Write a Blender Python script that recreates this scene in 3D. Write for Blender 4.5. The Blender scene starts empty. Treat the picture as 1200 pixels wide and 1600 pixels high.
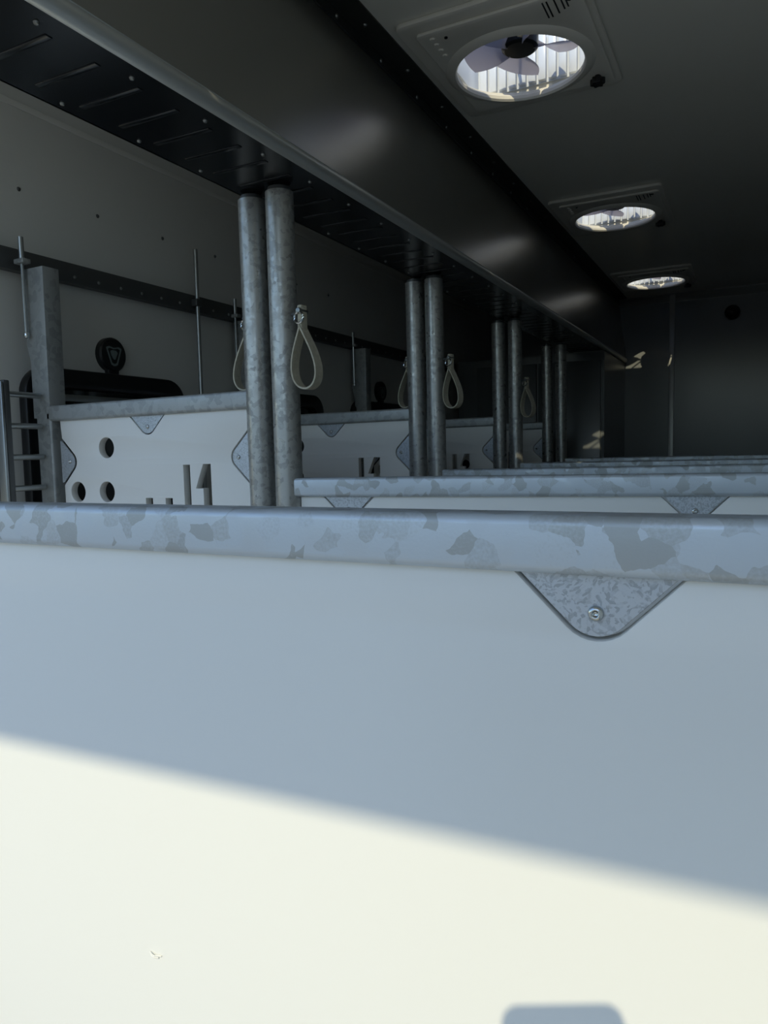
import bpy, bmesh, math, random
from mathutils import Vector, Matrix, Euler

random.seed(4)
S = bpy.context.scene
C = S.collection
PI = math.pi

# ------------------------------------------------------------------ camera, sky, sun, exposure
# All measures are metres relative to the camera (X across, Y along the lorry, Z up); the floor is at -EYE.
EYE = 1.43
F_PX = 1136.0
YAW, PITCH, ROLL = 0.4740, -0.0847, -0.0205
fwd = Vector((-math.sin(YAW)*math.cos(PITCH), math.cos(YAW)*math.cos(PITCH), math.sin(PITCH)))
rt = Vector((math.cos(YAW), math.sin(YAW), 0))
up = rt.cross(fwd)
r2 = rt*math.cos(ROLL) + up*math.sin(ROLL)
u2 = -rt*math.sin(ROLL) + up*math.cos(ROLL)
CAMROT = Matrix((r2, u2, -fwd)).transposed()
cam_d = bpy.data.cameras.new('camera'); cam = bpy.data.objects.new('camera', cam_d); C.objects.link(cam)
cam_d.sensor_fit = 'VERTICAL'; cam_d.sensor_height = 24.0
cam_d.lens = F_PX/1600*24.0
cam_d.clip_start = 0.01; cam_d.clip_end = 300
cam.matrix_world = Matrix.Translation((0, 0, EYE)) @ CAMROT.to_4x4()
S.camera = cam

SUN_DIR = Vector((-0.150, 0.757, -0.636)).normalized()
W = bpy.data.worlds.new('sky'); S.world = W; W.use_nodes = True
wn = W.node_tree.nodes; wl = W.node_tree.links
bg = wn['Background']
sky = wn.new('ShaderNodeTexSky'); sky.sky_type = 'NISHITA'; sky.sun_disc = False
sky.sun_elevation = math.asin(-SUN_DIR.z)
sky.sun_rotation = math.atan2(-SUN_DIR.x, -SUN_DIR.y)
sky.air_density = 1.0; sky.dust_density = 0.2
tint = wn.new('ShaderNodeMixRGB'); tint.blend_type = 'MULTIPLY'; tint.inputs[0].default_value = 1.0
tint.inputs[2].default_value = (.97, 1.0, 1.02, 1)          # daylight white balance of the photograph
wl.new(sky.outputs[0], tint.inputs[1]); wl.new(tint.outputs[0], bg.inputs[0])
bg.inputs[1].default_value = 0.195

sun_d = bpy.data.lights.new('sun', 'SUN'); sun = bpy.data.objects.new('sun', sun_d); C.objects.link(sun)
sun_d.energy = 2.5; sun_d.angle = math.radians(0.55); sun_d.color = (1.0, 0.90, 0.62)
sun.rotation_euler = SUN_DIR.to_track_quat('-Z', 'Y').to_euler()
sun.location = (2, -6, 8)

vs = S.view_settings
vs.view_transform = 'Standard'; vs.look = 'None'; vs.gamma = 1.0; vs.use_curve_mapping = False
vs.exposure = 0.13
S.cycles.max_bounces = 8; S.cycles.diffuse_bounces = 4; S.cycles.transparent_max_bounces = 8
S.cycles.sample_clamp_indirect = 4.0

# ------------------------------------------------------------------ materials
def mat(name, col, rough=0.5, metal=0.0, var=None, scale=20.0, bump=0.0, bscale=60.0, spec=0.5, stretch=None):
    m = bpy.data.materials.new(name); m.use_nodes = True
    n = m.node_tree.nodes; l = m.node_tree.links; b = n['Principled BSDF']
    b.inputs['Base Color'].default_value = (*col, 1); b.inputs['Roughness'].default_value = rough
    b.inputs['Metallic'].default_value = metal; b.inputs['Specular IOR Level'].default_value = spec
    tc = n.new('ShaderNodeTexCoord'); mp = n.new('ShaderNodeMapping'); l.new(tc.outputs['Object'], mp.inputs[0])
    if stretch: mp.inputs['Scale'].default_value = stretch
    if var:
        t = n.new('ShaderNodeTexNoise'); t.inputs['Scale'].default_value = scale; t.inputs['Detail'].default_value = 5
        r = n.new('ShaderNodeValToRGB'); r.color_ramp.elements[0].position = .35; r.color_ramp.elements[1].position = .65
        r.color_ramp.elements[0].color = (*col, 1); r.color_ramp.elements[1].color = (*var, 1)
        l.new(mp.outputs[0], t.inputs['Vector']); l.new(t.outputs[0], r.inputs[0]); l.new(r.outputs[0], b.inputs['Base Color'])
    if bump:
        t = n.new('ShaderNodeTexNoise'); t.inputs['Scale'].default_value = bscale; t.inputs['Detail'].default_value = 4
        bp = n.new('ShaderNodeBump'); bp.inputs['Strength'].default_value = bump; bp.inputs['Distance'].default_value = 0.002
        l.new(mp.outputs[0], t.inputs['Vector']); l.new(t.outputs[0], bp.inputs['Height']); l.new(bp.outputs[0], b.inputs['Normal'])
    return m

def galvanised(name, scale=46.0, lo=(.40, .43, .44), hi=(.54, .60, .65), metal=.35, rough=.42):
    """hot-dip zinc: angular spangle patches over a fine mottle"""
    m = bpy.data.materials.new(name); m.use_nodes = True
    n = m.node_tree.nodes; l = m.node_tree.links; b = n['Principled BSDF']
    tc = n.new('ShaderNodeTexCoord'); oi = n.new('ShaderNodeObjectInfo')
    ad = n.new('ShaderNodeVectorMath'); ad.operation = 'ADD'
    ml = n.new('ShaderNodeMath'); ml.operation = 'MULTIPLY'; ml.inputs[1].default_value = 13.0
    l.new(oi.outputs['Random'], ml.inputs[0]); l.new(tc.outputs['Object'], ad.inputs[0]); l.new(ml.outputs[0], ad.inputs[1])
    nz = n.new('ShaderNodeTexNoise'); nz.inputs['Scale'].default_value = 30; nz.inputs['Detail'].default_value = 3
    l.new(ad.outputs[0], nz.inputs['Vector'])
    sc = n.new('ShaderNodeVectorMath'); sc.operation = 'SCALE'; sc.inputs['Scale'].default_value = 0.028
    l.new(nz.outputs['Color'], sc.inputs[0])
    wv = n.new('ShaderNodeVectorMath'); wv.operation = 'ADD'; l.new(ad.outputs[0], wv.inputs[0]); l.new(sc.outputs[0], wv.inputs[1])
    v = n.new('ShaderNodeTexVoronoi'); v.inputs['Scale'].default_value = scale*1.15; v.inputs['Randomness'].default_value = 1.0
    l.new(wv.outputs[0], v.inputs['Vector'])
    sp = n.new('ShaderNodeSeparateColor'); l.new(v.outputs['Color'], sp.inputs[0])
    fine = n.new('ShaderNodeTexNoise'); fine.inputs['Scale'].default_value = 420; fine.inputs['Detail'].default_value = 3
    l.new(ad.outputs[0], fine.inputs['Vector'])
    big = n.new('ShaderNodeTexNoise'); big.inputs['Scale'].default_value = 5; l.new(ad.outputs[0], big.inputs['Vector'])
    m1 = n.new('ShaderNodeMath'); m1.operation = 'MULTIPLY_ADD'; m1.inputs[1].default_value = .45
    l.new(fine.outputs[0], m1.inputs[0]); l.new(sp.outputs[0], m1.inputs[2])
    m2 = n.new('ShaderNodeMath'); m2.operation = 'MULTIPLY_ADD'; m2.inputs[1].default_value = .55
    l.new(big.outputs[0], m2.inputs[0]); l.new(m1.outputs[0], m2.inputs[2])
    r = n.new('ShaderNodeValToRGB'); e = r.color_ramp.elements
    e[0].position = .62; e[0].color = (*lo, 1); e[1].position = 1.25/1.0 if False else 1.0; e[1].color = (*hi, 1)
    x = e.new(.82); x.color = tuple((lo[i]*.45+hi[i]*.55) for i in range(3))+(1,)
    l.new(m2.outputs[0], r.inputs[0]); l.new(r.outputs[0], b.inputs['Base Color'])
    b.inputs['Metallic'].default_value = metal
    rr = n.new('ShaderNodeMapRange'); rr.inputs['To Min'].default_value = rough-.07; rr.inputs['To Max'].default_value = rough+.12
    l.new(sp.outputs[1], rr.inputs[0]); l.new(rr.outputs[0], b.inputs['Roughness'])
    bp = n.new('ShaderNodeBump'); bp.inputs['Strength'].default_value = .12; bp.inputs['Distance'].default_value = .001
    l.new(fine.outputs[0], bp.inputs['Height']); l.new(bp.outputs[0], b.inputs['Normal'])
    return m

def glassy(name, col, transp, trans, rough=.2):
    m = bpy.data.materials.new(name); m.use_nodes = True
    n = m.node_tree.nodes; l = m.node_tree.links; n.remove(n['Principled BSDF'])
    tp = n.new('ShaderNodeBsdfTransparent'); tp.inputs[0].default_value = (*[min(1, c*1.3+.1) for c in col], 1)
    tl = n.new('ShaderNodeBsdfTranslucent'); tl.inputs[0].default_value = (*col, 1)
    pb = n.new('ShaderNodeBsdfPrincipled'); pb.inputs['Base Color'].default_value = (*col, 1); pb.inputs['Roughness'].default_value = rough
    a = n.new('ShaderNodeMixShader'); a.inputs[0].default_value = trans; l.new(pb.outputs[0], a.inputs[1]); l.new(tl.outputs[0], a.inputs[2])
    b = n.new('ShaderNodeMixShader'); b.inputs[0].default_value = transp; l.new(a.outputs[0], b.inputs[1]); l.new(tp.outputs[0], b.inputs[2])
    l.new(b.outputs[0], n['Material Output'].inputs[0])
    return m

M = {}
M['panel'] = mat('white_plastic_panel', (.80, .80, .765), .42, bump=.05, bscale=9, spec=.35)
M['zinc'] = galvanised('galvanised_steel')
M['zinc_tube'] = galvanised('galvanised_tube', 95, (.30, .305, .295), (.41, .415, .40), .6, .34)
M['zinc_dull'] = galvanised('galvanised_frame', 60, (.30, .32, .32), (.38, .40, .40), .4, .42)
M['plate'] = galvanised('galvanised_plate', 420, (.36, .39, .42), (.52, .56, .60), .45, .40)
M['chrome'] = mat('bright_steel', (.55, .58, .58), .16, 1.0)
M['steel'] = mat('dull_steel_rod', (.36, .38, .38), .3, .8)
M['wall'] = mat('grey_laminate_wall', (.64, .64, .61), .32, var=(.66, .66, .63), scale=2.5, spec=.45)
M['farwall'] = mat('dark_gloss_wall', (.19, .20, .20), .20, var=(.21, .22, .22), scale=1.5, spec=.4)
M['ceiling'] = mat('grey_laminate_ceiling', (.82, .80, .72), .24, var=(.84, .82, .74), scale=2, spec=.4)
M['duct'] = mat('brushed_steel_duct', (.34, .335, .305), .28, .85, bump=.15, bscale=4, stretch=(1, 1, 6))
M['duct_lip'] = mat('steel_edge_strip', (.62, .63, .60), .38, .7)
M['black'] = mat('black_plastic', (.006, .007, .008), .35)
M['black_gloss'] = mat('black_gloss_plastic', (.006, .008, .010), .22, bump=.2, bscale=5)
M['trim'] = mat('dark_anodised_trim', (.045, .048, .045), .4, .3)
M['rubber'] = mat('black_rubber_floor', (.03, .03, .03), .75, var=(.045, .045, .042), scale=14, bump=.4, bscale=90)
M['fan_trim'] = mat('grey_white_fan_plastic', (.82, .79, .71), .42, bump=.04, bscale=300)
M['liner'] = mat('white_fan_liner', (.74, .78, .85), .25)
M['blade'] = glassy('smoked_fan_blade', (.60, .58, .63), .12, .6)
M['lid'] = glassy('smoked_vent_lid', (.46, .44, .50), .25, .6)
M['strap'] = mat('cream_webbing', (.50, .47, .37), .8, var=(.42, .39, .30), scale=120, bump=.3, bscale=500)
M['glass'] = mat('dark_window_glass', (.01, .014, .014), .06, spec=.6)
M['emblem'] = mat('grey_green_print', (.16, .20, .20), .45)
M['screw'] = mat('dull_screw', (.25, .26, .25), .38, 1.0)
M['dark_steel'] = mat('dark_steel_bar', (.09, .095, .097), .4, .4)
M['ground'] = mat('light_concrete_yard', (.40, .385, .35), .85, var=(.34, .33, .30), scale=.7)
M['phone'] = mat('dark_phone', (.02, .02, .022), .3)
M['body'] = mat('white_lorry_body', (.75, .75, .74), .4)
M['print'] = mat('black_print', (.012, .012, .012), .6)
M['platform'] = mat('pale_bounce_platform', (.46, .45, .42), .5, var=(.42, .41, .385), scale=8, bump=.3, bscale=60)
M['yardwall'] = mat('dark_reflected_wall', (.045, .055, .075), .8, var=(.06, .07, .09), scale=.8)
M['leaf'] = mat('grey_block_leaf', (.22, .225, .23), .5, var=(.24, .245, .25), scale=3)
M['locker'] = mat('dark_locker_laminate', (.13, .14, .14), .3)
M['far_trim'] = mat('grey_joint_strip', (.46, .46, .44), .35, .2)

# ------------------------------------------------------------------ mesh helpers
def to_obj(name, bm, m, parent=None, smooth=True, loc=None):
    me = bpy.data.meshes.new(name); bm.normal_update(); bm.to_mesh(me); bm.free()
    me.materials.append(m)
    if smooth:
        me.shade_smooth()
        try: me.set_sharp_from_angle(angle=math.radians(35))
        except Exception: pass
    o = bpy.data.objects.new(name, me); C.objects.link(o)
    if parent: o.parent = parent
    if loc: o.location = loc
    return o

def share(o, parent, loc=(0, 0, 0), rot=(0, 0, 0), scale=(1, 1, 1)):
    c = o.copy(); C.objects.link(c); c.parent = parent; c.location = loc; c.rotation_euler = rot; c.scale = scale
    return c

def box(bm, a, b, bev=0.0, seg=2):
    a = Vector(a); b = Vector(b); c = (a+b)/2; s = b-a
    r = bmesh.ops.create_cube(bm, size=1.0, matrix=Matrix.Translation(c) @ Matrix.Diagonal((abs(s.x), abs(s.y), abs(s.z), 1)))
    if bev:
        ed = list({e for v in r['verts'] for e in v.link_edges})
        bmesh.ops.bevel(bm, geom=ed, offset=bev, segments=seg, affect='EDGES', profile=.5)

def BM(): return bmesh.new()

def bx(a, b, bev=0.0, seg=2):
    bm = BM(); box(bm, a, b, bev, seg); return bm

def tube(bm, p0, p1, r0, r1=None, n=24, caps=True):
    p0 = Vector(p0); p1 = Vector(p1); r1 = r0 if r1 is None else r1
    d = p1-p0; q = d.to_track_quat('Z', 'Y').to_matrix().to_4x4()
    bmesh.ops.create_cone(bm, cap_ends=caps, segments=n, radius1=r0, radius2=r1, depth=d.length,
                          matrix=Matrix.Translation((p0+p1)/2) @ q)

def lathe(bm, prof, n=24, mtx=Matrix.Identity(4)):
    rings = []
    for r, z in prof:
        if r < 1e-6: rings.append([bm.verts.new(mtx @ Vector((0, 0, z)))])
        else: rings.append([bm.verts.new(mtx @ Vector((r*math.cos(2*PI*k/n), r*math.sin(2*PI*k/n), z))) for k in range(n)])
    for a, b in zip(rings, rings[1:]):
        for k in range(n):
            j = (k+1) % n
            if len(a) == 1 and len(b) == 1: continue
            if len(a) == 1: bm.faces.new((a[0], b[k], b[j]))
            elif len(b) == 1: bm.faces.new((a[k], a[j], b[0]))
            else: bm.faces.new((a[k], a[j], b[j], b[k]))
    bmesh.ops.recalc_face_normals(bm, faces=bm.faces)

def rounded(pts, rad, n=6):
    """polygon with each corner i rounded to radius rad[i]"""
    out = []; N = len(pts)
    for i in range(N):
        p = Vector(pts[i]); a = Vector(pts[i-1])-p; b = Vector(pts[(i+1) % N])-p
        r = rad[i] if isinstance(rad, (list, tuple)) else rad
        if r <= 0: out.append(tuple(p)); continue
        la, lb = a.length, b.length; a.normalize(); b.normalize()
        ang = math.acos(max(-1, min(1, a.dot(b))))
        if abs(ang-PI) < 1e-3: out.append(tuple(p)); continue
        t = min(r/math.tan(ang/2), la*.49, lb*.49); rr = t*math.tan(ang/2)
        cen = p+(a+b).normalized()*(rr/math.sin(ang/2))
        s = p+a*t-cen; e = p+b*t-cen
        a0 = math.atan2(s.y, s.x); a1 = math.atan2(e.y, e.x); dd = (a1-a0+PI) % (2*PI)-PI
        for k in range(n+1):
            w = a0+dd*k/n; out.append((cen.x+rr*math.cos(w), cen.y+rr*math.sin(w)))
    return out

def circle(x, y, r, n=28): return [(x+r*math.cos(2*PI*k/n), y+r*math.sin(2*PI*k/n)) for k in range(n)]

XZ = Matrix(((1, 0, 0, 0), (0, 0, -1, 0), (0, 1, 0, 0), (0, 0, 0, 1)))      # sheet stands up, faces -Y
YZ = Matrix(((0, 0, 1, 0), (1, 0, 0, 0), (0, 1, 0, 0), (0, 0, 0, 1)))       # sheet stands up, faces +X

def sheet(outline, holes, th, bev=0.0, mtx=Matrix.Identity(4)):
    """flat plate of thickness th, filled with its holes cut out, edges chamfered by bev"""
    cu = bpy.data.curves.new('tmp', 'CURVE'); cu.dimensions = '2D'; cu.fill_mode = 'BOTH'
    cu.extrude = th/2-bev; cu.bevel_depth = bev; cu.bevel_resolution = 1; cu.offset = -bev
    for loop in [outline]+list(holes):
        s = cu.splines.new('POLY'); s.points.add(len(loop)-1); s.use_cyclic_u = True
        for p, q in zip(s.points, loop): p.co = (q[0], q[1], 0, 1)
    o = bpy.data.objects.new('tmp', cu); C.objects.link(o)
    dg = bpy.context.evaluated_depsgraph_get(); me = bpy.data.meshes.new_from_object(o.evaluated_get(dg))
    bm = BM(); bm.from_mesh(me); bmesh.ops.remove_doubles(bm, verts=bm.verts, dist=1e-5)
    bmesh.ops.transform(bm, matrix=mtx, verts=bm.verts)
    bpy.data.objects.remove(o); bpy.data.curves.remove(cu); bpy.data.meshes.remove(me)
    return bm

def ribbon(path, width, th, axis=Vector((0, 1, 0)), closed=True):
    bm = BM(); N = len(path); rings = []
    for i in range(N):
        p = Vector(path[i]); t = (Vector(path[(i+1) % N])-Vector(path[i-1])).normalized(); nrm = t.cross(axis).normalized()
        rings.append([bm.verts.new(p+axis*sx*width/2+nrm*sn*th/2) for sx, sn in ((-1, -1), (1, -1), (1, 1), (-1, 1))])
    for i in range(N if closed else N-1):
        a, b = rings[i], rings[(i+1) % N]
        for k in range(4): bm.faces.new((a[k], a[(k+1) % 4], b[(k+1) % 4], b[k]))
    if not closed: bm.faces.new(rings[0]); bm.faces.new(rings[-1])
    bmesh.ops.recalc_face_normals(bm, faces=bm.faces); return bm

def sweep(path, r, n=8, closed=False):
    bm = BM(); N = len(path); rings = []
    for i in range(N):
        p = Vector(path[i])
        if closed: t = Vector(path[(i+1) % N])-Vector(path[i-1])
        else: t = Vector(path[min(i+1, N-1)])-Vector(path[max(i-1, 0)])
        q = t.to_track_quat('Z', 'Y')
        rings.append([bm.verts.new(p+q @ Vector((r*math.cos(2*PI*k/n), r*math.sin(2*PI*k/n), 0))) for k in range(n)])
    for i in range(N if closed else N-1):
        a, b = rings[i], rings[(i+1) % N]
        for k in range(n): bm.faces.new((a[k], a[(k+1) % n], b[(k+1) % n], b[k]))
    if not closed: bm.faces.new(rings[0]); bm.faces.new(rings[-1])
    bmesh.ops.recalc_face_normals(bm, faces=bm.faces); return bm

def empty(name, loc, rot=(0, 0, 0)):
    o = bpy.data.objects.new(name, None); C.objects.link(o); o.location = loc; o.rotation_euler = rot
    o.empty_display_size = .1
    return o

def tag(o, label, cat, group=None):
    o['label'] = label; o['category'] = cat
    if group: o['group'] = group
    return o

def struct(o, label, cat):
    o['kind'] = 'structure'; o['label'] = label; o['category'] = cat; return o

# ------------------------------------------------------------------ setting
FL = -EYE                       # floor level
XL, XR = -1.75, .72             # side walls
Y0, Y1 = -1.03, 5.15            # rear opening, far bulkhead
YL = .25                        # rear edge of the body
YW = .95                        # left wall cut short, an added gap letting sky light in
ZC = .97                        # ceiling
ZD = .552                       # underside of the duct
FANX, FANY, FANP = -.5485, 1.866, 1.375
FANS = [FANY+FANP*k for k in (-1, 0, 1, 2)]
HOLE = .178

struct(to_obj('floor', bx((XL, YL, FL-.06), (XR, Y1, FL)), M['rubber']), 'black rubber floor of the lorry', 'floor')
struct(to_obj('bounce_platform', bx((XL, Y0-.6, FL-.05), (XR, YL, FL), .004), M['platform']), 'unseen pale platform added at the open rear to bounce sunlight inside', 'platform')  # unseen pale slab added to bounce warm sunlight inside
struct(to_obj('sky_block_door', bx((XR+.005, -2.0, FL+.02), (XR+.045, Y0, ZC), .004), M['leaf']), 'unseen grey door leaf added on the right to block sky light', 'door')  # unseen leaf added to keep sky light off the right side
struct(to_obj('wall_reflected', bx((-45, -30.3, FL-1.15), (45, -30, 2.1)), M['yardwall']), 'unseen dark wall added across the yard for the far bulkhead to reflect', 'wall')  # unseen wall added so the far bulkhead reflects a dark low band
struct(to_obj('shade_flap', sheet([(-.78, Y0-.008), (XR+.05, Y0+.034), (XR+.05, YL), (-.78, YL)], [], .05,
              mtx=Matrix.Translation((0, 0, ZC+.025))), M['ceiling']), 'unseen raised flap added to cast the shadow edge on the near panel', 'flap')  # unseen flap added; its edge draws the shadow line on the near panel
yard = to_obj('ground', bx((-60, -80, FL-1.25), (60, 60, FL-1.15)), M['ground'])
struct(yard, 'pale concrete yard outside the open rear', 'ground')
wl_o = struct(to_obj('wall_left', bx((XL-.05, YW, FL), (XL, Y1, ZC)), M['wall']), 'grey laminate side wall behind the head partitions', 'wall')
struct(to_obj('wall_right', bx((XR, Y0, FL), (XR+.05, Y1, ZC)), M['wall']), 'grey laminate side wall on the right', 'wall')
wf = struct(to_obj('wall_far', bx((XL, Y1, FL), (XR, Y1+.05, ZC)), M['farwall']), 'dark glossy bulkhead wall at the far end', 'wall')
ceil = struct(to_obj('ceiling', sheet([(XL-.05, -.12), (-.78, -.12), (-.78, YL), (XR+.05, YL), (XR+.05, Y1+.05), (XL-.05, Y1+.05)],  # unseen rear left part extended to keep sun off the nearest head panel
              [[(FANX-HOLE, y-HOLE), (FANX+HOLE, y-HOLE), (FANX+HOLE, y+HOLE), (FANX-HOLE, y+HOLE)] for y in FANS], .05,
              mtx=Matrix.Translation((0, 0, ZC+.025))), M['ceiling']), 'dark grey glossy ceiling with square fan openings', 'ceiling')

# seams and rivets on the left wall
to_obj('joint_strip', bx((XL, YW, .915), (XL+.003, Y1, .932), .001), M['wall'], wl_o)
bm = BM(); lathe(bm, [(0, .004), (.004, .003), (.006, 0)], 10, Matrix.Rotation(PI/2, 4, 'Y'))
riv = to_obj('rivet', bm, M['dark_steel'], wl_o, loc=(XL, 1.336, .707))
for y in (1.595, 1.86, 2.12, 2.38, 2.64, 2.9): share(riv, wl_o, (XL, y, .707))

# far bulkhead: joint strip, ceiling angle
to_obj('joint_strip', bx((-.523, Y1-.008, FL), (-.490, Y1, ZC), .003), M['far_trim'], wf)
tr = to_obj('trim_1', sheet([(-.035, 0), (0, 0), (0, -.05), (-.006, -.05), (-.006, -.006), (-.035, -.006)], [], XR+.845,
            mtx=Matrix.Translation(((XR-.845)/2, Y1, ZC)) @ YZ), M['far_trim'], smooth=False)
struct(tr, 'grey angle strip between ceiling and far bulkhead', 'trim')

# duct hung under the ceiling: slanted brushed face, rounded lip, black underside
XFB, XFT, XB = -.785, -.845, -1.002
duct = empty('ceiling_duct', (XFB, Y0, ZD))
tag(duct, 'long brushed steel boxed duct hung along the ceiling above the post pairs', 'duct')
def prism(profile, y0, y1, name, m, parent, off, smooth=True):
    """profile of (x,z) swept along Y"""
    bm = BM(); a = [bm.verts.new((x-off[0], y0-off[1], z-off[2])) for x, z in profile]
    b = [bm.verts.new((x-off[0], y1-off[1], z-off[2])) for x, z in profile]; n = len(profile)
    for k in range(n): bm.faces.new((a[k], a[(k+1) % n], b[(k+1) % n], b[k]))
    bm.faces.new(a); bm.faces.new(b); bmesh.ops.recalc_face_normals(bm, faces=bm.faces)
    return to_obj(name, bm, m, parent, smooth)
dl = (XFB, Y0, ZD)
prism([(XFB-.010, ZD+.022), (XFT, ZC), (XFT-.004, ZC), (XFB-.014, ZD+.022)], YL, Y1, 'face_panel', M['duct'], duct, dl)
lip = [(XFB-.012, ZD+.030), (XFB-.003, ZD+.026)]+[(XFB-.013+.014*math.cos(a), ZD+.014+.014*math.sin(a)) for a in [math.radians(t) for t in (50, 25, 0, -30, -60, -90)]]+[(XFB-.016, ZD), (XFB-.016, ZD+.026)]
prism(lip, YL, Y1, 'edge_strip', M['duct_lip'], duct, dl)
prism([(XFB-.014, ZD+.001), (XFB-.014, ZD+.012), (XB, ZD+.012), (XB, ZD+.001)], YL, 4.40, 'underside_panel', M['black_gloss'], duct, dl)
prism([(XB, ZD+.001), (XB, ZC), (XB+.004, ZC), (XB+.004, ZD+.001)], YL, 4.40, 'back_panel', M['wall'], duct, dl)
bm = BM(); lathe(bm, [(0, -.004), (.003, -.003), (.0042, 0)], 10)
sc0 = to_obj('screw', bm, M['screw'], duct, loc=(-.829-dl[0], .673-dl[1], .001))
for k in range(1, 23): share(sc0, duct, (-.829-dl[0], .673+.16*k-dl[1], .001))
for k in range(0, 22): share(sc0, duct, (-.982-dl[0], .837+.16*k-dl[1], .001))
rb = to_obj('rib', bx((-.968-dl[0], -.006, -.0006), (-.842-dl[0], .006, .002), .0012), M['black_gloss'], duct, loc=(0, .462-dl[1], 0))
for k in range(1, 49): share(rb, duct, (0, .462+.08*k-dl[1], 0))
# corner angle between duct face and ceiling
ang = empty('corner_angle_strip', (XFT, Y0, ZC))
tag(ang, 'dark screwed angle strip in the corner between duct face and ceiling', 'trim')
ax, az = XFT+.0055, ZC-.036
prism([(XFT, ZC), (XFT+.06, ZC), (XFT+.06, ZC-.004), (XFT+.004, ZC-.004), (ax+.004, az), (ax, az)], YL, Y1, 'angle_bar', M['trim'], ang, (XFT, Y0, ZC), False)
bm = BM(); lathe(bm, [(0, -.004), (.004, -.003), (.006, 0)], 10)
s1 = to_obj('screw', bm, M['screw'], ang, loc=(.030, 1.543-Y0, -.004))
for k in list(range(-5, 0))+list(range(1, 16)): share(s1, ang, (.030, 1.543+.228*k-Y0, -.004))
for k in range(-5, 16): share(s1, ang, (.0085, 1.454+.211*k-Y0, -.022), (0, -PI/2+.15, 0))

# locker closing the far end of the head space
lk = empty('corner_locker', (-.80, 4.40, FL)); tag(lk, 'dark corner locker closing the far end under the duct', 'cabinet')
to_obj('body', bx((XL+.84, .012, 0), (-.0, Y1-4.40, ZD-.004-FL)), M['locker'], lk)
to_obj('door', bx((-.78, 0, .08), (-.40, .014, ZD-.05-FL), .004), M['locker'], lk)
to_obj('door', bx((-.39, 0, .08), (-.02, .014, ZD-.05-FL), .004), M['locker'], lk)

# camera dome on the far bulkhead
dm = empty('dome_camera', (-.153, Y1, .815)); tag(dm, 'small black dome camera high on the far bulkhead', 'camera')
bm = BM(); lathe(bm, [(0, 0), (.042, 0), (.045, .012), (.045, .03), (.038, .035)], 20, Matrix.Rotation(PI/2, 4, 'X')); to_obj('base', bm, M['black'], dm)
bm = BM(); lathe(bm, [(.040, .033), (.038, .05), (.028, .067), (.012, .076), (0, .078)], 20, Matrix.Rotation(PI/2, 4, 'X')); to_obj('lens_dome', bm, M['black_gloss'], dm)

# wall rail (channel) on the left wall
rail = empty('wall_rail', (XL, Y0, .485)); tag(rail, 'grey steel channel rail riveted along the left wall', 'rail')
prism([(XL, .485), (XL+.028, .485), (XL+.03, .489), (XL+.03, .536), (XL+.028, .54), (XL, .54)], YW, 4.40, 'channel', M['dark_steel'], rail, (XL, Y0, .485))
bm = BM(); lathe(bm, [(0, .003), (.004, .002), (.005, 0)], 8, Matrix.Rotation(PI/2, 4, 'Y'))
rv = to_obj('rivet', bm, M['steel'], rail, loc=(.03, 1.475-Y0, .018))
for k in list(range(1, 34)): share(rv, rail, (.03, 1.475+.084*k-Y0, .018))

# ------------------------------------------------------------------ windows in the left wall
WIN_LAB = ['black framed wall window nearest the camera, behind the lettered partition',
           'black framed wall window, second, seen between the first post pair and the second',
           'black framed wall window, third, mostly hidden behind the far partitions']
for k in range(3):
    yc = 1.60+.885*k
    w = empty('window_%d' % (k+1), (XL, yc, -.10)); struct(w, WIN_LAB[k], 'window')
    o = rounded([(-.305, -.30), (.300, -.30), (.300, .345), (-.305, .345)], .075, 8)
    i = rounded([(-.255, -.25), (.25, -.25), (.25, .290), (-.255, .290)], .05, 8)
    to_obj('frame', sheet(o, [i], .034, .008, Matrix.Translation((.017, 0, 0)) @ YZ), M['black'], w)
    to_obj('pane', sheet(i, [], .006, 0, Matrix.Translation((.006, 0, 0)) @ YZ), M['glass'], w)
    to_obj('glint_bar', bx((.008, -.23, .255), (.024, .12, .275), .003), M['steel'], w)  # steel bar standing in for the light streak reflected in the pane
    if k == 1: continue                              # its badge is wholly behind the first post pair
    b = empty('wall_badge', (XL, yc+.010, .303))
    tag(b, ['round black badge with a grey shield emblem above the nearest window',
            'round black badge above the second window, hidden behind the first post pair',
            'round black badge above the third window beside a frame post'][k], 'badge', 'badges above the windows')
    bm = sheet(rounded([(-.020, -.062), (.020, -.062), (.022, -.03), (-.022, -.03)], .004), [], .018, .003, Matrix.Translation((.010, 0, 0)) @ YZ)
    to_obj('neck', bm, M['black'], b)
    bm = BM(); lathe(bm, [(0, .022), (.046, .022), (.051, .017), (.051, 0)], 36, Matrix.Rotation(PI/2, 4, 'Y')); to_obj('disc', bm, M['black'], b)
    so = rounded([(-.030, .020), (-.018, .024), (0, .020), (.018, .024), (.030, .020), (.012, -.030), (.004, -.034), (-.004, -.034), (-.012, -.030)], .004)
    si = [(x*.80, y*.80) for x, y in so]
    to_obj('emblem_outline', sheet(so, [si], .002, 0, Matrix.Translation((.0226, 0, 0)) @ YZ), M['emblem'], b)
    to_obj('emblem_figure', sheet(rounded([(-.014, .010), (-.006, .013), (.008, .012), (.014, .006), (.008, -.006), (.003, -.016), (-.004, -.012), (-.010, -.002)], .004), [], .002, 0, Matrix.Translation((.0226, 0, 0)) @ YZ), M['emblem'], b)

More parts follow.
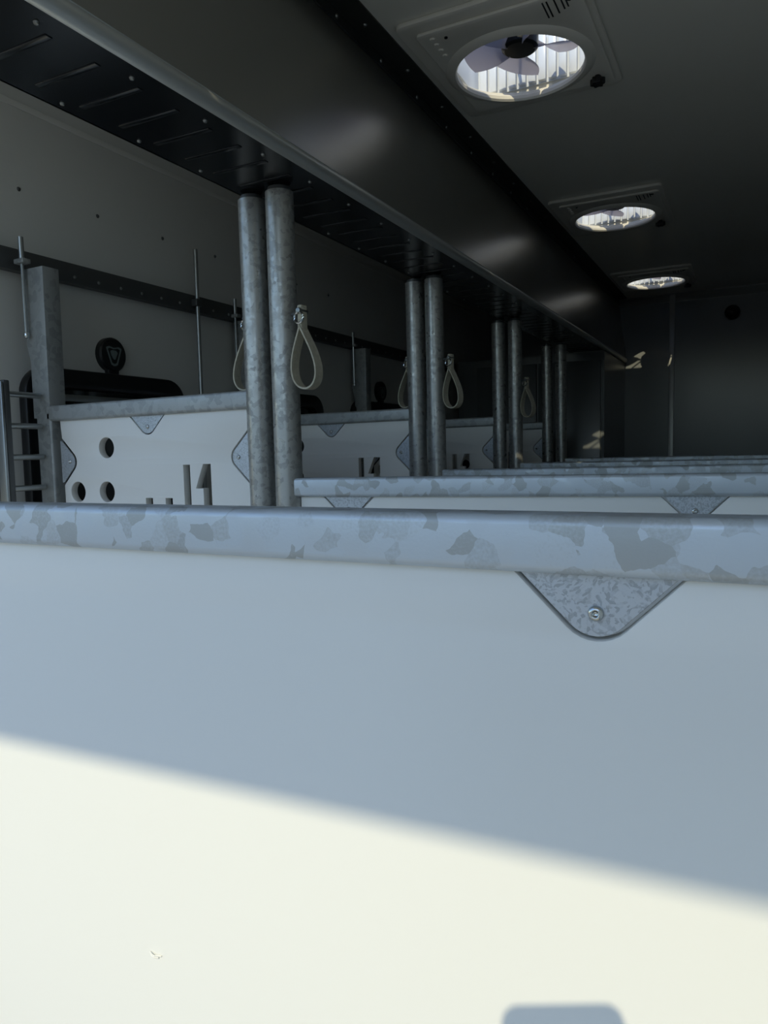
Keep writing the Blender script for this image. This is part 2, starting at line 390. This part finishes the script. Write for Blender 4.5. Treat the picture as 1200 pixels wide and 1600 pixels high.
# thin upright rods fixed to the wall rail
for k, lab in enumerate(['thin upright steel rod on the wall rail right of the badge']):
    y = 1.965+.885*k
    rd = empty('upright_rod', (XL+.045, y, .0)); tag(rd, lab, 'rod')
    bm = BM(); tube(bm, (0, 0, -.45), (0, 0, .69), .007, n=12); to_obj('rod', bm, M['steel'], rd)
    to_obj('clip', bx((-.016, -.014, .50), (.009, .014, .525), .003), M['dark_steel'], rd)

# ------------------------------------------------------------------ shared partition pieces
BRK = rounded([(-.054, .006), (.054, .006), (.0535, 0), (0, -.0535), (-.0535, 0)], [0, 0, .002, .024, .002], 8)
def notch(dx, dz, ang, g=.0045):
    """outline of the cut-out round a gusset, opening along the frame; returned from one side to the other"""
    pts = rounded([(.0605, .0), (0, -.0605), (-.0605, .0)], [0, .027, 0], 8)
    c, s = math.cos(ang), math.sin(ang)
    return [(dx+x*c-y*s, dz+x*s+y*c) for x, y in pts]

bracket_src = sheet(BRK, [], .004, .0006, XZ)
bracket_me = bpy.data.meshes.new('bracket'); bracket_src.to_mesh(bracket_me); bracket_src.free(); bracket_me.materials.append(M['plate'])
bm = BM()
n6 = 6
lathe(bm, [(.0054, 0), (.0054, .0010), (.0050, .0019), (.0042, .0026), (.0032, .0031), (.0024, .0032), (.0023, .0012), (0, .0012)], 24, Matrix.Rotation(PI/2, 4, 'X'))
screw_me = bpy.data.meshes.new('screw'); bm.to_mesh(screw_me); bm.free(); screw_me.materials.append(M['chrome']); screw_me.shade_smooth()

def add_bracket(parent, x, z, ang, yfront):
    b = bpy.data.objects.new('bracket', bracket_me); C.objects.link(b); b.parent = parent
    b.location = (x, yfront, z); b.rotation_euler = (0, -ang, 0)
    s = bpy.data.objects.new('screw', screw_me); C.objects.link(s); s.parent = b; s.location = (0, -.002, -.0275); s['label'] = 'bright button-head hex screw'
    return b

def square_tube_x(x0, x1, zt, h=.04, d=.04, r=.007):
    prof = rounded([(-d/2, zt-h), (d/2, zt-h), (d/2, zt), (-d/2, zt)], r, 5)
    bm = BM(); a = [bm.verts.new((x0, y, z)) for y, z in prof]; b = [bm.verts.new((x1, y, z)) for y, z in prof]; n = len(prof)
    # a few rings along, so the tube reads as one long piece
    for k in range(n): bm.faces.new((a[k], a[(k+1) % n], b[(k+1) % n], b[k]))
    bm.faces.new(a); bm.faces.new(b); bmesh.ops.recalc_face_normals(bm, faces=bm.faces); return bm

def square_tube_z(xc, z0, z1, w=.04, d=.04, r=.006, yc=0):
    prof = rounded([(xc-w/2, yc-d/2), (xc+w/2, yc-d/2), (xc+w/2, yc+d/2), (xc-w/2, yc+d/2)], r, 5)
    bm = BM(); a = [bm.verts.new((x, y, z0)) for x, y in prof]; b = [bm.verts.new((x, y, z1)) for x, y in prof]; n = len(prof)
    for k in range(n): bm.faces.new((a[k], a[(k+1) % n], b[(k+1) % n], b[k]))
    bm.faces.new(a); bm.faces.new(b); bmesh.ops.recalc_face_normals(bm, faces=bm.faces); return bm

def post_parts(parent, x, ztop):
    """round galvanised post from the floor to the duct, with its plug and spigot"""
    bm = BM(); tube(bm, (x, 0, 0), (x, 0, ztop), .0295, n=36); p = to_obj('post', bm, M['zinc_tube'], parent)
    bm = BM(); tube(bm, (x, 0, ztop), (x, 0, ztop+.009), .024, n=28); tube(bm, (x, 0, ztop+.009), (x, 0, ztop+.0135), .010, n=20)
    to_obj('post_plug', bm, M['dark_steel'], p)
    bm = BM(); lathe(bm, [(.030, 0), (.055, 0), (.055, .008), (.030, .008)], 28, Matrix.Translation((x, 0, 0))); to_obj('foot_flange', bm, M['zinc_tube'], p)
    return p

DX = [0, .007, -.018, -.028, -.036]
GY = [.49, 1.30, 2.19, 3.085, 3.94]
GZ = [-.0465, -.0550, -.066, -.066, -.062]       # top of the long rail at the post
GA = [0.6, 7.0, 6.0, 4.0, 4.0]                    # how far each partition is swung (degrees)
GT = [.08, .22, .42, .3, .3]                      # slight tilt
GLEN = 1.42
ORD = ['first', 'second', 'third', 'fourth', 'fifth']
GLAB = ['white panelled stall partition with thick galvanised rail filling the foreground',
        'second stall partition, its galvanised rail just above the foreground rail',
        'third stall partition, thin galvanised rail showing above the second one',
        'fourth stall partition, a narrow dark rail behind the third',
        'fifth stall partition, farthest rail in front of the dark bulkhead']
ZT = .5385

def make_gate(k):
    g = empty('stall_partition', (-.896+DX[k], GY[k], FL), (0, -math.radians(GT[k]), math.radians(GA[k])))
    tag(g, GLAB[k], 'partition', 'swinging stall partitions')
    zt = GZ[k]-FL
    post_parts(g, 0, ZT-FL)
    to_obj('top_rail', square_tube_x(.012, GLEN, zt), M['zinc'], g)
    to_obj('bottom_rail', square_tube_x(.012, GLEN, .24), M['zinc'], g)
    to_obj('end_tube', square_tube_z(GLEN+.02, .20, zt), M['zinc'], g)
    zb = zt-.040
    bxs = [.125 if k == 0 else .140, .804, 1.24]
    outline = [(.030, zb+.004)]
    outline = [(GLEN, zb+.004), (GLEN, .23), (.030, .23), (.030, zb+.004)]
    for x in bxs: outline += list(reversed(notch(x, zb+.004, 0)))
    to_obj('panel', sheet(outline, [], .018, .0026, Matrix.Translation((0, .002, 0)) @ XZ), M['panel'], g, smooth=True)
    for x in bxs:
        add_bracket(g, x, zb+.001, 0, -.0052)
    if k == 0:
        # plastic shaving curled up from a scuff low on the panel
        cv = [(.3835+.0035*i, -.0085-.0018*math.sin(i*.9), .9500-.0006*i*(1 if i < 3 else .4)) for i in range(5)]
        to_obj('shaving', sweep(cv, .0007, 6), M['panel'], g)
        cv = [(.3850+.003*i, -.0085-.0015*math.sin(i*1.1), .9475-.0003*i) for i in range(4)]
        to_obj('shaving', sweep(cv, .0007, 6), M['panel'], g)
    return g

def make_head(k):
    h = empty('head_partition', (-.969+DX[k], GY[k]+.012, FL), (0, -math.radians(.45), 0))
    tag(h, ['', 'head partition nearest the camera, with three round holes and cut-out lettering',
            'second head partition, its white panel between the first and second post pairs',
            'third head partition, a dim white panel behind the second post pair',
            'fourth head partition, farthest and darkest by the corner locker'][k], 'partition', 'head partitions between the posts and the wall')
    X0 = -.969                                       # local x = X - X0
    zr = .137-FL                                     # top of its rail at the post
    post_parts(h, 0, ZT-FL)
    L = lambda X: X-X0
    to_obj('top_rail', square_tube_x(L(-1.632), -.012, zr), M['zinc_dull'], h)
    fp = to_obj('frame_post', square_tube_z(L(-1.647), 0, zr-.02, .055, .040), M['zinc_dull'], h)
    # upper post: deep channel with a stepped back edge
    up_o = [(L(-1.685), zr-.03), (L(-1.622), zr-.03), (L(-1.617), .490-FL), (L(-1.695), .490-FL), (L(-1.695), .300-FL), (L(-1.684), .255-FL)]
    to_obj('upper_post', sheet(up_o, [], .050, .002, Matrix.Translation((0, .007, 0)) @ XZ), M['zinc_dull'], h)
    bm = BM(); tube(bm, (L(-1.676), -.030, .505-FL), (L(-1.676), -.030, .567-FL), .0068, n=14); tube(bm, (L(-1.676), -.030, .322-FL), (L(-1.676), -.030, .505-FL), .0042, n=10)
    pin = to_obj('latch_pin', bm, M['steel'], h)
    bm = BM(); lathe(bm, [(0, -.009), (.006, -.007), (.008, 0), (.006, .007), (0, .009)], 12, Matrix.Translation((L(-1.676), -.030, .320-FL))); to_obj('pin_knob', bm, M['chrome'], pin)
    to_obj('pin_guide', bx((L(-1.695), -.040, .500-FL), (L(-1.660), -.016, .512-FL), .002), M['zinc_dull'], pin)
    zb = zr-.040
    z = lambda v: v-FL
    xl, xr = L(-1.600), L(-.985)
    outline = [(xr, zb+.004), ] + list(reversed(notch(xr-.014, z(-.008), -PI/2))) + [(xr, .25), (xl, .25)] + list(reversed(notch(xl+.004, z(-.008), PI/2))) + [(xl, zb+.004)] + list(reversed(notch(L(-1.297), zb+.004, 0)))
    sl = lambda x0, x1, zt, zbm: [(L(x0), z(zbm)), (L(x1), z(zbm)), (L(x1), z(zt)), (L(x0), z(zt))]
    holes = [circle(L(-1.438), z(.024), .026), circle(L(-1.547), z(-.086), .026), circle(L(-1.444), z(-.086), .026),
             sl(-1.191, -1.171, -.023, -.175), sl(-1.314, -1.292, -.101, -.175), sl(-1.251, -1.229, -.101, -.175),
             [(L(-1.133), z(-.175)), (L(-1.109), z(-.175)), (L(-1.109), z(-.022)), (L(-1.131), z(-.022)), (L(-1.155), z(-.078)), (L(-1.133), z(-.078))]]
    to_obj('panel', sheet(outline, holes, .020, .0012, Matrix.Translation((0, .002, 0)) @ XZ), M['panel'], h)
    add_bracket(h, L(-1.297), zb+.001, 0, -.0052)
    add_bracket(h, xl+.002, z(-.008), PI/2, -.0052)
    add_bracket(h, xr-.016, z(-.008), -PI/2, -.0052)
    return h

for k in range(5): make_gate(k)
for k in range(1, 5): make_head(k)

# ------------------------------------------------------------------ webbing loops on the posts
def make_loop(loc, rz, lab, post, flip=1):
    t = empty('webbing_loop', loc, (0, 0, rz)); tag(t, lab, 'strap', 'webbing loops on the posts')
    pts = []
    n = 40
    for i in range(n):
        a = 2*PI*i/n
        zz = -.104-.066*math.cos(a)*1.0
        w = .042*math.sin(a)*(math.sin(a/2)**1.35)
        pts.append((flip*(w+.010*(.5-.5*math.cos(a))*1.0), 0, -.036-(.126)*(.5-.5*math.cos(a))))
    st = to_obj('loop', ribbon(pts, .024, .0035), M['strap'], t)
    to_obj('stitched_end', bx((-.006, -.010, -.046), (.006, .010, .006), .003), M['strap'], t)
    ring = [(.011*math.cos(2*PI*i/16), -.012, -.020+.011*math.sin(2*PI*i/16)) for i in range(16)]
    to_obj('ring', sweep(ring, .0024, 6, True), M['chrome'], t)
    bm = BM(); lathe(bm, [(0, .016), (.005, .015), (.0065, .011), (.0065, -.011), (.005, -.014), (0, -.015)], 14, Matrix.Translation((0, .0, -.006)) @ Matrix.Rotation(PI/2, 4, 'X'))
    to_obj('stud', bm, M['screw'], t)
    d = Matrix.Rotation(-rz, 3, 'Z') @ Vector((post[0]-loc[0], post[1]-loc[1], 0)); d = d*(1-.028/d.length)
    bm = BM(); tube(bm, (0, 0, -.006), (d.x, d.y, -.006), .004, n=10); to_obj('staple', bm, M['dark_steel'], t)
    return t
PAIR = ['', 'first', 'second', 'third', 'fourth']
for k in (1, 2, 3):
    make_loop((-.896+DX[k]+.041+.033*.87/GY[k], GY[k]-.035, .290), math.atan2(.857, GY[k])-math.radians(38), 'cream webbing loop hanging right of the %s post pair' % PAIR[k], (-.896+DX[k], GY[k]))
for k in (1, 2):
    make_loop((-.969+DX[k]-.049, GY[k]+.030, .302), math.atan2(1.01, GY[k])-math.radians(38), 'cream webbing loop hanging left of the %s post pair' % PAIR[k], (-.969+DX[k], GY[k]+.012), -1)

# ------------------------------------------------------------------ bar grille hinged on the nearest frame post
gr = empty('bar_grille', (-1.653, 1.279, FL)); tag(gr, 'small ladder-like bar grille standing off the nearest frame post', 'grille')
zz = lambda v: v-FL
to_obj('upright', bx((-.022, -.108, zz(-.62)), (.022, -.092, zz(.190)), .003), M['dark_steel'], gr)
to_obj('edge_strip', bx((-.006, -.116, zz(-.62)), (.022, -.109, zz(.186)), .002), M['steel'], gr)
bm = BM(); tube(bm, (0, -.094, 0), (0, .006, 0), .0075, n=14)
b0 = to_obj('bar', bm, M['steel'], gr, loc=(0, 0, zz(.158)))
for k in range(1, 10): share(b0, gr, (0, 0, zz(.158-.0785*k)))

# ------------------------------------------------------------------ roof fans
def make_fan():
    f = empty('roof_fan', (0, 0, 0))
    # trim frame against the ceiling, inner raised plate, bezel ring
    o = rounded([(-.2135, -.286), (.2135, -.286), (.2135, .225), (-.2135, .225)], .02, 5)
    to_obj('trim_frame', sheet(o, [circle(0, 0, .172, 48)], .012, .004, Matrix.Translation((0, 0, -.006))), M['fan_trim'], f)
    o = rounded([(-.177, -.247), (.200, -.247), (.200, .190), (-.177, .190)], .012, 5)
    pl = to_obj('face_plate', sheet(o, [circle(0, 0, .172, 48)], .008, .003, Matrix.Translation((0, 0, -.016))), M['fan_trim'], f)
    bm = BM(); lathe(bm, [(.157, -.016), (.157, -.024), (.161, -.029), (.170, -.028), (.182, -.022), (.186, -.018), (.172, -.014), (.160, -.012), (.157, -.016)], 64)
    to_obj('bezel_ring', bm, M['fan_trim'], f)
    for (x, y) in [(-.143, -.222), (-.143, -.196), (-.143, -.170), (-.143, -.144)]:
        bm = BM(); lathe(bm, [(0, -.0035), (.0055, -.003), (.007, 0)], 12, Matrix.Translation((x, y, -.020))); to_obj('button', bm, M['fan_trim'], pl)
    bm = BM(); tube(bm, (-.112, -.215, -.0225), (-.112, -.215, -.020), .004, n=10); to_obj('indicator', bm, M['black'], pl)
    for i, (x, y0, ln) in enumerate([(.118, -.235, .062), (.127, -.235, .062), (.143, -.235, .055), (.157, -.235, .045), (.166, -.235, .04)]):
        to_obj('printed_line', bx((x-.0016, y0, -.0206), (x+.0016, y0+ln, -.0199)), M['print'], pl)
    bm = BM(); tube(bm, (.173, -.222, -.0206), (.173, -.222, -.0199), .008, n=6); to_obj('printed_mark', bm, M['print'], pl)
    # square white liner above the ceiling; its far side is a row of upright slats
    H = .135
    bm = BM(); w = HOLE-.002; t = .006
    box(bm, (-w, -w, .012), (-w+t, w, H)); box(bm, (w-t, -w, .012), (w, w, H)); box(bm, (-w, -w, .012), (w, -w+t, H)); box(bm, (-w, w-t*.5, .012), (w, w, H))
    ln = to_obj('liner', bm, M['liner'], f)
    bm = bx((-.0105, 0, .014), (.0105, .012, H-.002), .003)
    s0 = to_obj('slat', bm, M['liner'], ln, loc=(-.152, w-.018, 0))
    for i in range(1, 12): share(s0, ln, (-.152+.0276*i, w-.018, 0))
    # hub, struts, blades
    bm = BM(); lathe(bm, [(0, .020), (.038, .020), (.045, .025), (.046, .032), (.046, .050), (.034, .060), (0, .062)], 28); to_obj('hub', bm, M['black'], f)
    for i in range(3):
        a = math.radians(-12+120*i)
        bm = BM(); tube(bm, (.030*math.cos(a), .030*math.sin(a), .066), (.172*math.cos(a), .172*math.sin(a), .070), .0038, n=8); to_obj('strut', bm, M['dark_steel'], f)
    def blade():
        bm = BM(); N = 9; Wd = 9; grid = []
        for i in range(N):
            s = i/(N-1); r = .034+s*.112
            half = math.radians(24+5*math.sin(s*PI)); pit = .030-.006*s
            row = []
            for j in range(Wd):
                u = -1+2*j/(Wd-1); a = u*half+.16*s
                row.append(bm.verts.new((r*math.cos(a), r*math.sin(a), .042+pit*u*.75-.004*(1-u*u))))
            grid.append(row)
        for i in range(N-1):
            for j in range(Wd-1): bm.faces.new((grid[i][j], grid[i+1][j], grid[i+1][j+1], grid[i][j+1]))
        bmesh.ops.recalc_face_normals(bm, faces=bm.faces)
        bmesh.ops.solidify(bm, geom=bm.faces[:], thickness=.0018)
        return bm
    b0 = to_obj('blade', blade(), M['blade'], f)
    b0.rotation_euler = (0, 0, math.radians(30))
    for i in range(1, 5): share(b0, f, rot=(0, 0, math.radians(30+72*i)))
    # lobed knob
    kx, ky = .1640, .139
    kp = []
    for i in range(48):
        a = 2*PI*i/48; r = .0165*(1+.16*math.cos(6*a)); kp.append((r*math.cos(a), r*math.sin(a)))
    kn = to_obj('knob', sheet(kp, [], .016, .002, Matrix.Translation((kx, ky, -.035))), M['black'], f)
    bm = BM(); tube(bm, (kx, ky, -.028), (kx, ky, -.012), .007, n=14); to_obj('knob_stem', bm, M['black'], kn)
    # hinged lid, raised toward the rear of the lorry
    bm = BM(); P = []
    for i in range(9):
        v = -1+2*i/8; row = []
        for j in range(9):
            u = -1+2*j/8; row.append(bm.verts.new((u*.20, v*.20, .035*(1-u**4)*(1-v**4))))
        P.append(row)
    for i in range(8):
        for j in range(8): bm.faces.new((P[i][j], P[i][j+1], P[i+1][j+1], P[i+1][j]))
    bmesh.ops.solidify(bm, geom=bm.faces[:], thickness=.003)
    a = math.radians(-52)
    bmesh.ops.transform(bm, matrix=Matrix.Translation((0, .19, H+.012)) @ Matrix.Rotation(a, 4, 'X') @ Matrix.Translation((0, -.19, 0)), verts=bm.verts)
    to_obj('lid', bm, M['lid'], f)
    bm = BM(); tube(bm, (-.16, .188, H+.010), (.16, .188, H+.010), .008, n=10); to_obj('hinge', bm, M['dark_steel'], f)
    return f

def copy_tree(o, parent=None):
    c = o.copy(); C.objects.link(c); c.parent = parent
    for ch in list(o.children): copy_tree(ch, c)
    return c
fan = make_fan()
FLAB = ['roof fan above the camera, seen only as a bright glint on the far bulkhead',
        'nearest and largest round roof fan with smoked blades in a pale square trim',
        'middle round roof fan in the dark ceiling, second of three in view',
        'farthest and smallest round roof fan close to the bulkhead']
for k, y in enumerate(FANS):
    o = fan if k == 3 else copy_tree(fan)
    o.location = (FANX, y, ZC); tag(o, FLAB[k], 'fan', 'roof fans along the ceiling')

# ------------------------------------------------------------------ the phone that takes the picture (its shadow falls on the near panel)
ph = empty('smartphone', (0, 0, 0)); tag(ph, 'dark phone held up behind the view, casting the rounded shadow at the bottom edge', 'phone')
ph.matrix_world = CAMROT.to_4x4()
po = rounded([(-.068, -.140), (.021, -.140), (.021, .0255), (-.068, .0255)], .013, 6)
to_obj('case', sheet(po, [], .010, .002, Matrix.Translation((0, 0, .012))), M['phone'], ph)
to_obj('screen', sheet([(x*.94-.001, y*.97-.001) for x, y in po], [], .001, 0, Matrix.Translation((0, 0, .0176))), M['glass'], ph)

# ------------------------------------------------------------------ lift everything from camera-relative to floor-relative height
for o in list(C.objects):
    if o.parent is None and o.type in ('MESH', 'EMPTY'):
        o.location.z += EYE
